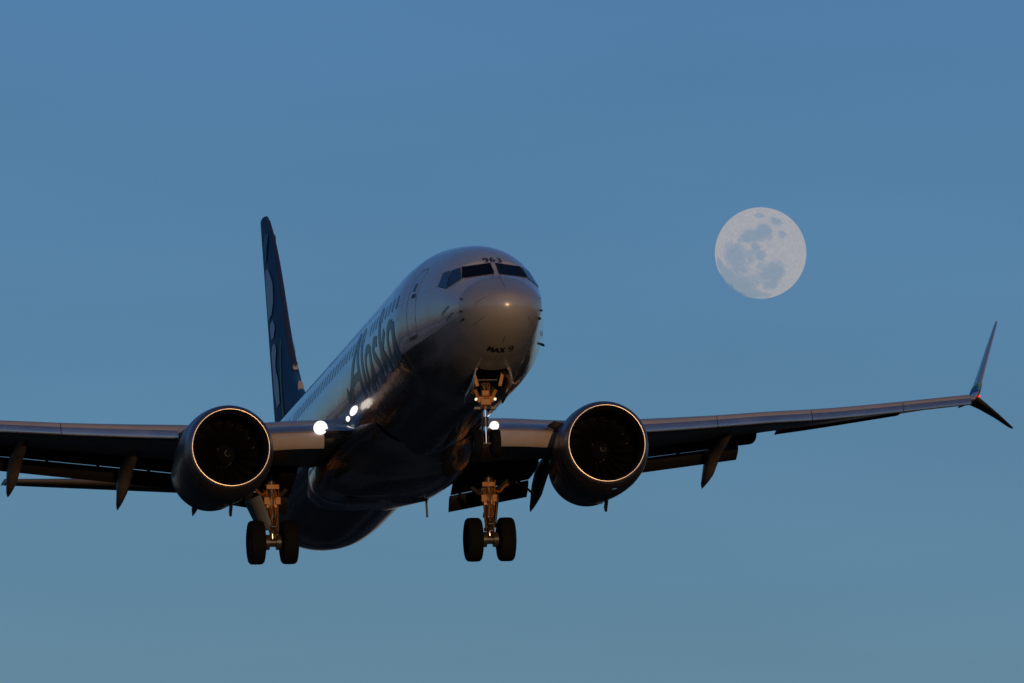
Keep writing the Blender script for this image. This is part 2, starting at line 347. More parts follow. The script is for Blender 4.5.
def qdist(Q, x, y):
    ar = sum(Q[i][0] * Q[(i + 1) % 4][1] - Q[(i + 1) % 4][0] * Q[i][1] for i in range(4)); sg = 1 if ar > 0 else -1; ins = True; best = 9
    for i in range(4):
        ax, ay = Q[i]; bx, by = Q[(i + 1) % 4]; dx, dy = bx - ax, by - ay; l2 = dx * dx + dy * dy
        if sg * (dx * (y - ay) - dy * (x - ax)) < 0: ins = False
        t = max(0, min(1, ((x - ax) * dx + (y - ay) * dy) / l2)); best = min(best, math.hypot(x - ax - t * dx, y - ay - t * dy))
    return -best if ins else best
def flatten(p):
    if not (1.3 < p[1] < 3.4 and p[2] > -.15): return p
    p = Vector(p)
    for nm_, q, (cc_, nr, ux, uy, Q) in PANES:
        d = p - cc_; h = d.dot(nr)
        if h <= 0 or h > .3 or d.length > .9: continue
        e = qdist(Q, d.dot(ux), d.dot(uy)) / .13; e = 0 if e <= .15 else min(1, (e - .15) / .85); e = e * e * (3 - 2 * e)
        p = p - nr * h * (1 - e)
    return tuple(p)
def ring(s, off=0): return [flatten(fpt(s, 360.0 * k / NT, 0)) for k in range(NT)]
# radome: nose to the joint
SR = 1.22
st = [SR * (k / 22) ** 2 for k in range(1, 23)]
m = MB(); m.grid([ring(s) for s in st] + [[(p[0] * .98, p[1], -.41 + (p[2] + .41) * .98) for p in ring(SR)]], close_u=True)
tip = fpt(0, 0); n0 = len(m.v); m.v.append(tip); 
for k in range(NT): m.f.append((k, (k + 1) % NT, n0)); m.m.append(0)
radome = m.build('radome', M_RADOME, root, smooth=50)
# fuselage tube
st = [SR + .006] + [SR + .05 + .035 * k for k in range(0, 62)] + [3.45 + .1 * k for k in range(0, 36)] + [7 + .5 * k for k in range(1, 45)] + [29 + .4 * k for k in range(1, 32)] + [41.8, 41.93]
st = sorted(set(round(s, 3) for s in st))
m = MB(); m.grid([ring(s) for s in st], close_u=True, cap=True)
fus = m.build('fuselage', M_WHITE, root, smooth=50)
# nose gear bay: a real cavity cut into the belly
bay_s0, bay_s1, bay_w = 2.62, 4.62, .43
m = MB(); m.box((0, (bay_s0 + bay_s1) / 2, -1.75), (bay_w, (bay_s1 - bay_s0) / 2, .85)); cut = m.build('cutter', M_BAY, None, smooth=0)
fus.data.materials.append(M_BAY)
bo = fus.modifiers.new('bay', 'BOOLEAN'); bo.operation = 'DIFFERENCE'; bo.solver = 'EXACT'; bo.object = cut; bo.material_mode = 'TRANSFER'
cut.matrix_world = root.matrix_world
bpy.context.view_layer.update()
dg = bpy.context.evaluated_depsgraph_get(); nm = bpy.data.meshes.new_from_object(fus.evaluated_get(dg)); nm.name = 'fuselage'
fus.modifiers.clear(); fus.data = nm; bpy.data.objects.remove(cut)

def th_x(s, x, top=True):
    wv_ = prof(s)[0]; a = math.degrees(math.acos(max(-1, min(1, x / wv_)))); return a if top else 360 - a
def th_z(s, z, star=True):
    w_, tp, bt, c = prof(s); a = math.degrees(math.asin(max(-1, min(1, (z - c) / ((tp - c) if z > c else (c - bt)))))); return (180 - a) if star else a % 360
def patch(m, corners, off, nu=6, nv=6):
    """quad given by four (s, th) corners laid on the skin"""
    (a, b, c, d) = corners; rows = []
    for i in range(nv + 1):
        v = i / nv; row = []
        for j in range(nu + 1):
            u = j / nu
            s = (a[0] * (1 - u) + b[0] * u) * (1 - v) + (d[0] * (1 - u) + c[0] * u) * v; t = (a[1] * (1 - u) + b[1] * u) * (1 - v) + (d[1] * (1 - u) + c[1] * u) * v
            row.append(fpt(s, t, off))
        rows.append(row)
    m.grid(rows)
def ribbon(m, pts, wd, off, sub=5):
    """a flat band of width wd (m) following (s, th) points on the skin"""
    P = []
    for (a, b) in zip(pts, pts[1:]):
        for k in range(sub): t = k / sub; P.append((a[0] + (b[0] - a[0]) * t, a[1] + (b[1] - a[1]) * t))
    P.append(pts[-1]); V = [Vector(fpt(s, t, off)) for s, t in P]; Vn = [Vector(fpt(s, t, off + .1)) for s, t in P]; rows = []
    for i in range(len(V)):
        d = (V[min(i + 1, len(V) - 1)] - V[max(i - 1, 0)]).normalized(); nn = (Vn[i] - V[i]).normalized(); sd_ = nn.cross(d).normalized()
        ww = wd if not callable(wd) else wd(i / (len(V) - 1))
        rows.append([V[i] + sd_ * ww / 2, V[i] - sd_ * ww / 2])
    m.grid(rows)

# radome strips
m = MB()
for q in ([(.43, 90), (1.12, 90)], [(.75, 270), (1.15, 270)], [(.29, 153), (.56, 183)], [(.17, 30), (.31, 357)], [(.42, 214), (.95, 216)], [(.42, 326), (.95, 324)]): ribbon(m, q, .014, .004)
m.build('lightning_strip', M_SEAM, radome, smooth=0)
m = MB(); ribbon(m, [(SR + .003, 360 * k / 96) for k in range(97)], .010, .0015, sub=1); m.build('joint_seal', M_JOINT, fus, smooth=0)

# cockpit windows: flat panes on the flattened skin
def quad(m, fr, off, k=1.0, n_=4):
    cc_, nr, ux, uy, Q = fr; P = [cc_ + ux * x * k + uy * y * k + nr * off for x, y in Q]
    m.grid([[(P[0] * (1 - u) + P[1] * u) * (1 - v) + (P[3] * (1 - u) + P[2] * u) * v for u in [i / n_ for i in range(n_ + 1)]] for v in [i / n_ for i in range(n_ + 1)]])
for nm_, qq, fr in PANES:
    m = MB(); quad(m, fr, .012, 1.05); f = m.build('window_surround', M_FRAME, fus, smooth=0)
    m = MB(); quad(m, fr, .018); m.build(nm_, M_SHIELD if nm_ == 'windshield' else M_GLASS, f, smooth=0)
# wipers
for sx in (1, -1):
    m = MB(); pts = [fpt(1.50, 90 - sx * 5, .02), fpt(1.60, 90 - sx * 3.2, .05), fpt(2.0, 90 - sx * 4.2, .035)]
    m.path([Vector(p) for p in pts], .009); m.build('wiper', M_BLACK, fus)

# cabin windows, door outlines, service marks
def cab(side, s):
    m = MB(); z0, z1 = .42, .74; s0, s1 = s - .115, s + .115; rows = []
    N_ = 16; c_s, c_z = s, (z0 + z1) / 2; V = []
    for k in range(N_):
        a = 2 * math.pi * k / N_; ex = abs(math.cos(a)) ** .6 * (1 if math.cos(a) > 0 else -1); ez = abs(math.sin(a)) ** .6 * (1 if math.sin(a) > 0 else -1)
        ss = c_s + ex * .115; zz = c_z + ez * .17; V.append(fpt(ss, th_z(ss, zz, side), .006))
    V.append(fpt(c_s, th_z(c_s, c_z, side), .006)); m.add(V, [(k, (k + 1) % N_, N_) for k in range(N_)])
    m.build('cabin_window', M_CWIN, fus, smooth=60)
k = 0
for i in range(54):
    s = 5.95 + i * .508
    if i in (9, 36): continue
    cab(True, s)
    if i < 47 and i not in (3,): cab(False, s + .2)
def outline(side, s0, s1, z0, z1, wd=.018, off=.005):
    m = MB(); r = .12; pts = []
    def zt(s, z): return (s, th_z(s, z, side))
    for (cx, cz, a0) in ((s1 - r, z1 - r, 0), (s0 + r, z1 - r, 90), (s0 + r, z0 + r, 180), (s1 - r, z0 + r, 270)):
        for k in range(5): a = R(a0 + k * 22.5); pts.append(zt(cx + r * math.cos(a), cz + r * math.sin(a)))
    pts.append(pts[0]); ribbon(m, pts, wd, off, sub=6); return m
for side, s0, s1, z0, z1 in ((True, 4.38, 5.02, -.50, 1.15), (False, 3.95, 4.82, -.50, 1.32), (True, 33.3, 34.0, -.42, 1.15), (False, 33.3, 34.1, -.42, 1.2), (True, 8.6, 9.8, -1.35, -.62), (True, 26.2, 27.3, -1.3, -.6)):
    d = outline(side, s0, s1, z0, z1).build('door_outline' if z1 > 0 else 'hatch_outline', M_SEAM, fus, smooth=0)
    if z1 > 0:
        m = MB(); sm = (s0 + s1) / 2
        patch(m, [(sm - .09, th_z(sm, .82, side)), (sm + .09, th_z(sm, .82, side)), (sm + .09, th_z(sm, .62, side)), (sm - .09, th_z(sm, .62, side))], .008); m.build('door_window', M_CWIN, d)
        m = MB(); patch(m, [(s0 + .1, th_z(s0, .52, side)), (s0 + .38, th_z(s0, .52, side)), (s0 + .38, th_z(s0, .43, side)), (s0 + .1, th_z(s0, .43, side))], .010); m.build('handle', M_BLACK, d)
        m = MB(); patch(m, [(s0 + .06, th_z(s0, z0 + .02, side)), (s1 - .06, th_z(s1, z0 + .02, side)), (s1 - .06, th_z(s1, z0 - .05, side)), (s0 + .06, th_z(s0, z0 - .05, side))], .03); m.build('scuff_plate', M_SEAM, d)

# probes and sensors on the nose
for sx in (1, -1):
    def T(t): return t if sx < 0 else (180 - t) % 360
    m = MB(); a = Vector(fpt(1.14, T(201.5), .0)); b = Vector(fpt(1.12, T(201.5), .055)); m.beam(a, b, .010, .03); m.tube(b, b + Vector((0, -.13, 0)), .011, .007); m.build('pitot_probe', M_BLACK, fus)
    m = MB(); a = Vector(fpt(1.12, T(190), .0)); b = Vector(fpt(1.12, T(190), .05)); m.beam(a, b, .010, .02); m.tube(b, b + Vector((0, -.11, 0)), .009, .006); m.build('pitot_probe', M_BLACK, fus)
    m = MB(); patch(m, [(1.07, T(166.5)), (1.17, T(166.5)), (1.17, T(170.5)), (1.07, T(170.5))], .02); m.build('alpha_vane', M_BLACK, fus)
    if sx < 0: continue
    m = MB(); a = Vector(fpt(5.1, T(199.5), 0)); b = Vector(fpt(5.16, T(199.5), .11)); m.beam(a, b, .01, .04); m.build('temperature_probe', M_BLACK, fus)
# added glowing patches: lamp reflections shaped onto the side ahead of the wing
for side in (True, False):
    for (s_, z_, a_, b_) in ((14.05, -.80, .62, .085), (15.15, -.83, .26, .06)):
        m = MB(); rows = []
        for k in (1, .66, .33, .01): rows.append([fpt(s_ + a_ * k * math.cos(q * .3927), th_z(s_, z_ + b_ * k * math.sin(q * .3927), side), .006 + .035 * (1 - k * k)) for q in range(16)])
        m.grid(rows, close_u=True); m.build('lamp_glint', M_LAMP, fus, smooth=60)
# belly and crown aerials
for s, t, h in ((9.5, 90, .32), (16, 90, .3), (24.5, 90, .25), (8.2, 270, .28), (12.6, 270, .25)):
    a = Vector(fpt(s, t, 0)); b = Vector(fpt(s + .18, t, h)); m = MB()
    m.grid([[a + Vector((x * .02, y, 0)) for x, y in ((0, -.22), (1, 0), (0, .25), (-1, 0))], [b + Vector((x * .008, y, 0)) for x, y in ((0, -.1), (1, 0), (0, .13), (-1, 0))]], close_u=True, cap=True)
    m.build('blade_aerial', M_SEAM, fus)

# ---- lettering
GL = {'9': [[(.9, .75), (.75, .95), (.3, .98), (.1, .75), (.2, .55), (.7, .5), (.9, .7), (.85, .25), (.6, .03), (.2, .05)]],
      '6': [[(.85, .92), (.4, .95), (.12, .6), (.1, .25), (.35, .03), (.75, .08), (.9, .3), (.7, .52), (.3, .5), (.12, .35)]],
      '3': [[(.12, .88), (.4, .98), (.8, .88), (.8, .64), (.45, .52), (.85, .42), (.9, .18), (.5, .02), (.1, .12)]],
      'M': [[(.05, 0), (.18, 1), (.5, .3), (.82, 1), (.95, 0)]], 'A': [[(.05, 0), (.5, 1), (.95, 0)], [(.25, .35), (.75, .35)]], 'X': [[(.08, 0), (.92, 1)], [(.08, 1), (.92, 0)]]}
def write(txt, f, wid, gap, wd, off, name, mt):
    m = MB(); u = 0
    for ch in txt:
        if ch == ' ': u += wid * .5; continue
        for k, stq in enumerate(GL[ch]): ribbon(m, [f(u + x * wid, v) for x, v in stq], wd, off + .0007 * k, sub=2)
        u += wid + gap
    m.build(name, mt, fus, smooth=0)
write('963', lambda u, v: (2.15 + .25 * v, th_x(2.27, -.20 + u)), .115, .05, .046, .006, 'fleet_number', M_BLACK)
write('MAX 9', lambda u, v: (1.56 - .25 * v, th_x(1.43, -.30 + u, False)), .125, .018, .052, .006, 'type_marking', M_BLACK)
# two small lines of script beside the nose
m = MB()
def zz(s, z): return (s, th_z(s, z))
random.seed(3)
for (s0, s1, z0, z1, h) in ((2.42, 1.88, -.37, -.27, .10), (2.20, 1.62, -.55, -.46, .07)):
    nL = 7 if h > .08 else 15; pts = []
    for i in range(nL * 2 + 1):
        t = i / (nL * 2); pts.append(zz(s0 + (s1 - s0) * t, z0 + (z1 - z0) * t + (h * random.uniform(.5, 1) if i % 2 else 0)))
    ribbon(m, pts, .035 if h > .08 else .024, .006, sub=1)
m.build('small_script_marking', M_TEAL, fus, smooth=0)

# the big name on the starboard side
S0 = 13.75
WORD = [  # strokes as (u, v) with u towards the nose, v in x-heights; width in metres
 ([(-.35, .50), (.0, .30), (.35, .42), (.9, .9), (1.35, 1.42), (1.65, 1.66)], .34), ([(1.65, 1.66), (1.72, 1.2), (1.78, .6), (1.85, .03)], .40), ([(.7, .58), (1.2, .62), (1.8, .62)], .24),
 ([(2.35, 1.70), (2.38, 1.0), (2.42, .05)], .38),
 ([(3.6, .96), (3.25, 1.0), (2.9, .75), (2.85, .3), (3.05, .05), (3.4, .2), (3.62, .6)], .26), ([(3.66, 1.0), (3.66, .5), (3.74, .03)], .36),
 ([(4.75, .93), (4.4, 1.0), (4.15, .78), (4.45, .52), (4.72, .28), (4.5, .04), (4.1, .08)], .29),
 ([(5.2, 1.70), (5.22, 1.0), (5.26, .03)], .37), ([(5.95, 1.0), (5.6, .7), (5.36, .52)], .26), ([(5.4, .55), (5.7, .30), (5.98, .02)], .33),
 ([(7.05, .96), (6.7, 1.0), (6.36, .75), (6.3, .3), (6.5, .05), (6.85, .2), (7.05, .6)], .26), ([(7.1, 1.0), (7.1, .5), (7.2, .02)], .38)]
SCU = 8.0 / 7.6
m = MB()
for k, (pts, wd) in enumerate(WORD):
    # smooth the stroke
    n_ = len(pts); fx = pchip(list(range(n_)), [p[0] for p in pts]); fz = pchip(list(range(n_)), [p[1] for p in pts]); Q = []
    for i in range((n_ - 1) * 4 + 1):
        t = i / 4; s = S0 - fx(t) * SCU; z = -.84 + fz(t) * .98; Q.append((s, th_z(s, z)))
    ribbon(m, Q, wd * .92, .004 + .0004 * k, sub=3)
m.build('airline_name', M_TEAL, fus, smooth=0)

# ---- belly fairing
BF = [(12.6, 1.42, -1.97, -1.15), (14.0, 1.50, -2.02, -1.15), (15.5, 1.70, -2.11, -1.15), (17, 1.85, -2.19, -1.12), (19.0, 1.90, -2.20, -1.12), (21.0, 1.84, -2.13, -1.15), (22.5, 1.68, -2.03, -1.2), (23.6, 1.52, -1.95, -1.25), (24.6, 1.40, -1.86, -1.3)]
fw = pchip([b[0] for b in BF], [b[1] for b in BF]); fb = pchip([b[0] for b in BF], [b[2] for b in BF]); ft = pchip([b[0] for b in BF], [b[3] for b in BF])
m = MB(); rows = []
for i in range(46):
    s = 12.6 + 12.0 * i / 45; W_, B_, T_ = fw(s), fb(s), ft(s); row = []; bl = min(1, max(0, (s - 13.5) / 5)) * min(1, max(0, (24.4 - s) / 2.5))
    for k in range(41):
        a = math.pi * k / 40; c_, s_ = math.cos(a), math.sin(a)
        row.append((W_ * math.copysign(abs(c_) ** (1 - .36 * bl), c_), s, T_ + (B_ - T_) * abs(s_) ** (1 - .28 * bl)))
    row = [(row[0][0] * .8, s, T_ + .18)] + row + [(row[-1][0] * .8, s, T_ + .18)]
    rows.append(row)
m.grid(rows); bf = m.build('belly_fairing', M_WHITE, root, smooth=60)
for sx in (1, -1):
    m = MB(); m.rev([(0, 0.01), (0, .5)], (sx * .62, 20.2, -2.172), axis='Z', n=40); m.build('wheel_well', M_GREY, bf, smooth=0)
m = MB(); m.beam((1.35, 22.0, -1.80), (1.38, 22.1, -2.34), .02, .06); m.build('drain_mast', M_SEAM, bf)
# ---- wings
def zle(x): return pchip_z(x)
pchip_z = pchip([0, 1.9, 2.9, 5.0, 5.7, 7.0, 8.5, 10.06, 11.65, 16.25, 17.2], [-1.2, -1.03, -.94, -.83, -.745, -.585, -.385, -.165, .035, .775, .93])
def INC(x): return 1.2 - .16 * x - .42 * max(0, x - 9.5)
def LE(x): return 14.5 + .52 * x + (0 if x > 3.6 else -(3.6 - x) * .12)
def TE(x): return 22.4 + .215 * max(0, x - 5.3)
def af(u):  # half thickness of the section, u along the chord
    return 5 * (.2969 * math.sqrt(u) - .126 * u - .3516 * u * u + .2843 * u ** 3 - .1015 * u ** 4)
def wsec(x, u0, u1, nn=18, tw=None, tc=None):
    """closed section loop between chord fractions u0..u1 (rounded nose at u0)"""
    c = TE(x) - LE(x); t = (.135 - .0030 * x if x > 5.5 else .092 + .0048 * x) if tc is None else tc; inc = R(INC(x)) if tw is None else tw
    up = []; lo = []
    for k in range(nn + 1):
        b = (1 - math.cos(math.pi * k / nn)) / 2; u = u0 + (u1 - u0) * b
        nose = min(1, math.sqrt(max(0, (u - u0)) / .06)) if u0 > 0 else 1
        h = af(u) * t * nose; cam_ = .018 * (1 - (2 * u - 1) ** 2)
        up.append((u, cam_ + h)); lo.append((u, cam_ - h * .85))
    L_ = [(u, v) for u, v in up] + [(u, v) for u, v in lo[::-1]]
    return [(x, LE(x) + c * (u * math.cos(inc) + v * math.sin(inc)), zle(x) + c * (v * math.cos(inc) - u * math.sin(inc))) for u, v in L_]
def sgn(rows, s): return [[(p[0] * s, p[1], p[2]) for p in r] for r in rows]
def seg_section(a, b, thick, x, nn=12, blunt=.0):
    """aerofoil-like closed loop from leading point a to trailing point b ((y,z) pairs)"""
    d = Vector((b[0] - a[0], b[1] - a[1])); ln = d.length; d.normalize(); nr = Vector((-d.y, d.x)); L1 = []; L2 = []
    for k in range(nn + 1):
        u = (1 - math.cos(math.pi * k / nn)) / 2; h = af(u) * thick / ln
        L1.append(Vector(a) + d * ln * u + nr * h * ln); L2.append(Vector(a) + d * ln * u - nr * h * ln * .6)
    return [(x, p.x, p.y) for p in L1 + L2[::-1]]

for sg_, side in ((1, 'port'), (-1, 'starboard')):
    m = MB(); xs = [0.6 + .5 * k for k in range(0, 32)] + [16.38]
    m.grid(sgn([wsec(x, .035, .80 if x < 10.6 else (.76 if x < 14.6 else .99)) for x in xs], sg_), close_u=True, cap=True)
    wing = m.build('wing', M_GREY, root, smooth=40)
    # slats outboard of the engine, drooped and pushed forward
    for (x0, x1) in ((5.75, 8.58), (8.6, 11.38), (11.4, 14.13), (14.15, 16.2)):
        rows = []
        for k in range(9):
            x = x0 + (x1 - x0) * k / 8; c = TE(x) - LE(x); h = .33 - .006 * x
            y0 = LE(x) - .10; z0 = zle(x)
            # crescent: front nose curve then inner hollow
            P = [(.52, .155), (.36, .172), (.22, .150), (.12, .10), (.055, .02), (.03, -.03), (.008, -.10), (.0, -.155), (.012, -.185), (.05, -.19), (.10, -.17), (.11, -.13), (.12, -.07), (.17, .02), (.28, .09), (.40, .125), (.5, .135)]
            hs = 1.16 - .017 * x; sc_ = .88
            rows.append([(x, y0 + p[0] * sc_ - .02, z0 + p[1] * hs) for p in P])
        nn_ = len(P)
        m = MB(); m.grid(sgn(rows, sg_), close_u=True, cap=True)
        for fi in range(8):
            for q in (0, 1, 2, 3, 13, 14, 15, 16): m.m[fi * nn_ + q] = 1
        m.build('slat', [M_SLAT, M_SLATP], wing, smooth=50)
    # polished inner leading edge, Krueger panel hanging below it
    rows = []
    for k in range(9):
        x = 1.55 + (4.25 - 1.55) * k / 8; y0 = LE(x) - .12; z0 = zle(x); f_ = 1 if x > 1.9 else .8
        rows.append([(x, y0 + .9, z0 + .13 * f_), (x, y0 + .45, z0 + .125 * f_), (x, y0 + .24, z0 + .09 * f_), (x, y0 + .10, z0 + .02), (x, y0, z0 - .05), (x, y0 - .02, z0 - .10), (x, y0 + .04, z0 - .15), (x, y0 + .25, z0 - .17), (x, y0 + .9, z0 - .18)])
    m = MB(); m.grid(sgn(rows, sg_), close_u=True, cap=True); m.build('leading_edge', M_SLAT, wing, smooth=60)
    rows = []
    for k in range(7):
        x = 2.28 + (4.15 - 2.28) * k / 6; y0 = LE(x) - .14; z0 = zle(x) - .125
        rows.append([(x, y0 + .05, z0 + .0), (x, y0 + .0, z0 - .04), (x, y0 - .02, z0 - .14), (x, y0 + .0, z0 - .26), (x, y0 + .06, z0 - .37), (x, y0 + .12, z0 - .41), (x, y0 + .17, z0 - .39), (x, y0 + .12, z0 - .30), (x, y0 + .07, z0 - .15), (x, y0 + .08, z0 - .0)])
    m = MB(); m.grid(sgn(rows, sg_), close_u=True, cap=True); m.build('krueger_flap', M_PANEL, wing, smooth=50)
    m = MB()
    for x in (2.6, 3.2, 3.8): m.beam((sg_ * x, LE(x) - .02, zle(x) - .35), (sg_ * x, LE(x) + .35, zle(x) - .12), .03, .03)
    m.build('krueger_arm', M_SEAM, wing)
    for (lx, rl) in ((2.36, .175),) if sg_ < 0 else ((2.10, .115),):
        m = MB(); yl = LE(lx) - .12
        m.rev([(-.05, .001), (-.05, rl * .96), (-.03, rl), (.06, rl)], (sg_ * lx, yl - .03, zle(lx) - .02), n=24)
        m.build('landing_lamp', M_LAMP, wing)
    # flaps: main vane and aft segment for each bay
    def zg(x): return -.33 - .145 * (9.5 - x)
    def zb(x): return -.51 - .152 * (10.4 - x)
    for (x0, x1, inb) in ((5.15, 10.35, 0), (2.15, 4.25, 1)):
        rows = []; rows2 = []
        for k in range(7):
            x = x0 + (x1 - x0) * k / 6; c = TE(x) - LE(x)
            zw = zle(x) + .02 - .02 * x * .1
            ga = zg(x) if not inb else -1.64 + (x - 2.15) * .19
            bb = zb(x) if not inb else -2.02 + (x - 2.15) * .18
            rows.append(seg_section((TE(x) - .22 * c, zw - .02), (TE(x) + .55, ga + .005), .42 if not inb else .5, x))
            rows2.append(seg_section((TE(x) + .60, ga - .024), (TE(x) + .98, bb), .22, x))
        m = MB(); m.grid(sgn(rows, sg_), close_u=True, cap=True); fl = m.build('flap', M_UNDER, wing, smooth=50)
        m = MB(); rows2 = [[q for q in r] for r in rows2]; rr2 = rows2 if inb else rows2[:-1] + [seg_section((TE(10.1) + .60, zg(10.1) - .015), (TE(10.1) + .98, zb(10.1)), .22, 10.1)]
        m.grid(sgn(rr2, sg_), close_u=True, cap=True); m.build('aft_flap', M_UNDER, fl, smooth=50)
        for k in range(4):
            m = MB(); x = x0 + (x1 - x0) * (k + .5) / 4; ga = zg(x) if not inb else -1.64 + (x - 2.15) * .19
            m.box((sg_ * x, TE(x) + .58, ga - .03), (.03, .12, .05)); m.build('flap_bracket', M_UNDER, fl)
    # aileron
    m = MB(); rows = []
    for k in range(5):
        x = 11.0 + 3.5 * k / 4; c = TE(x) - LE(x); inc = R(INC(x)); zq = zle(x) - c * .76 * math.sin(inc)
        rows.append(seg_section((TE(x) - .24 * c, zq + .03), (TE(x), zle(x) - c * math.sin(inc) - .04), .13, x))
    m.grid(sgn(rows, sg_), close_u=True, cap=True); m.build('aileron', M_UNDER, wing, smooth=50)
    # flap track canoes
    for (x, zt, dy) in ((4.50, -1.88, 2.0), (6.46, -1.66, 2.0), (9.28, -1.20, 1.9)):
        m = MB(); zw = zle(x) - .28; rows = []; zm = zw - .10
        ctr = [(TE(x) - 2.6, zw + .24, .04, .05), (TE(x) - 2.0, zw + .18, .11, .14), (TE(x) - 1.2, zw + .11, .14, .19), (TE(x) - .3, zw + .05, .17, .22)]
        ctr += [(TE(x) + .25, zm, .165, .27), (TE(x) + .75, zm + (zt - zm) * .33, .155, .25), (TE(x) + 1.25, zm + (zt - zm) * .62, .105, .16), (TE(x) + 1.65, zm + (zt - zm) * .84, .065, .075), (TE(x) + dy - .05, zt, .012, .012)]
        for (y, z, a, b) in ctr: rows.append([(x + a * math.copysign(abs(math.cos(2 * math.pi * k / 20)) ** .8, math.cos(2 * math.pi * k / 20)), y, z + b * math.sin(2 * math.pi * k / 20)) for k in range(20)])
        m.grid(sgn(rows, sg_), close_u=True, cap=True); m.build('flap_track_fairing', M_BROWN, wing, smooth=60)
    # split winglet
    def blade(pts, name, mt, tcx=.10):
        rows = []
        for (x, y0, z, c) in pts:
            row = []
            i = pts.index((x, y0, z, c)); a = pts[max(0, i - 1)]; b = pts[min(len(pts) - 1, i + 1)]
            dx, dz = b[0] - a[0], b[2] - a[2]; l_ = math.hypot(dx, dz); nx, nz = dz / l_, -dx / l_
            for k in range(20):
                q = k if k <= 10 else 20 - k; u = (1 - math.cos(math.pi * q / 10)) / 2; h = af(u) * tcx * c * (1 if k <= 10 else -1)
                row.append((x + nx * h, y0 + u * c, z + nz * h))
            rows.append(row)
        mm_ = MB(); mm_.grid(sgn(rows, sg_), close_u=True, cap=True); return mm_.build(name, mt, wing, smooth=60)
    zt = zle(16.35)
    wl = blade([(16.20, 22.95, zt + .0, 1.6), (16.38, 23.10, zt + .07, 1.5), (16.52, 23.28, zt + .25, 1.4), (16.63, 23.5, zt + .5, 1.25), (16.84, 23.9, zt + .95, 1.0), (17.12, 24.35, zt + 1.60, .75), (17.40, 24.78, zt + 2.24, .50), (17.47, 24.93, zt + 2.42, .28)], 'winglet', M_BLUEGREY)
    blade([(16.45, 23.2, zt + .10, 1.3), (16.75, 23.5, zt - .05, .95), (17.2, 24.0, zt - .27, .6), (17.62, 24.5, zt - .49, .32), (17.71, 24.62, zt - .54, .16)], 'lower_winglet', M_SEAM, .085)
    # coloured bands at the foot of the winglet, outboard and inboard faces
    for (za, zb_, mt, nm_) in ((.14, .30, M_FIN, 'blue_band'), (.30, .42, M_CYAN, 'light_blue_band'), (.42, .50, M_GREEN, 'green_band')):
        fx_ = pchip([.0, .07, .25, .5, .95], [16.20, 16.38, 16.52, 16.63, 16.84]); fy_ = pchip([0, .07, .25, .5, .95], [22.95, 23.10, 23.28, 23.5, 23.9]); fc_ = pchip([0, .07, .25, .5, .95], [1.6, 1.5, 1.4, 1.25, 1.0])
        m = MB()
        for f_ in (1, -1):
            rows = []
            for i in range(5):
                z_ = za + (zb_ - za) * i / 4; rows.append([(fx_(z_) + f_ * (af(u) * .10 * fc_(z_) + .018), fy_(z_) + u * fc_(z_), zt + z_) for u in [.0, .01, .03, .07, .15, .3, .5, .7, .9]])
            m.grid(sgn(rows, sg_))
        m.build(nm_, mt, wl, smooth=60)
    m = MB(); m.rev([(0, .005), (.01, .02), (.05, .03), (.10, .03), (.13, .005)], (sg_ * 16.50, 23.10, zt + .09), n=12)
    m.build('position_lamp', M_RED if sg_ > 0 else mat('unlit green position lamp', (.02, .2, .08), .2), wing)

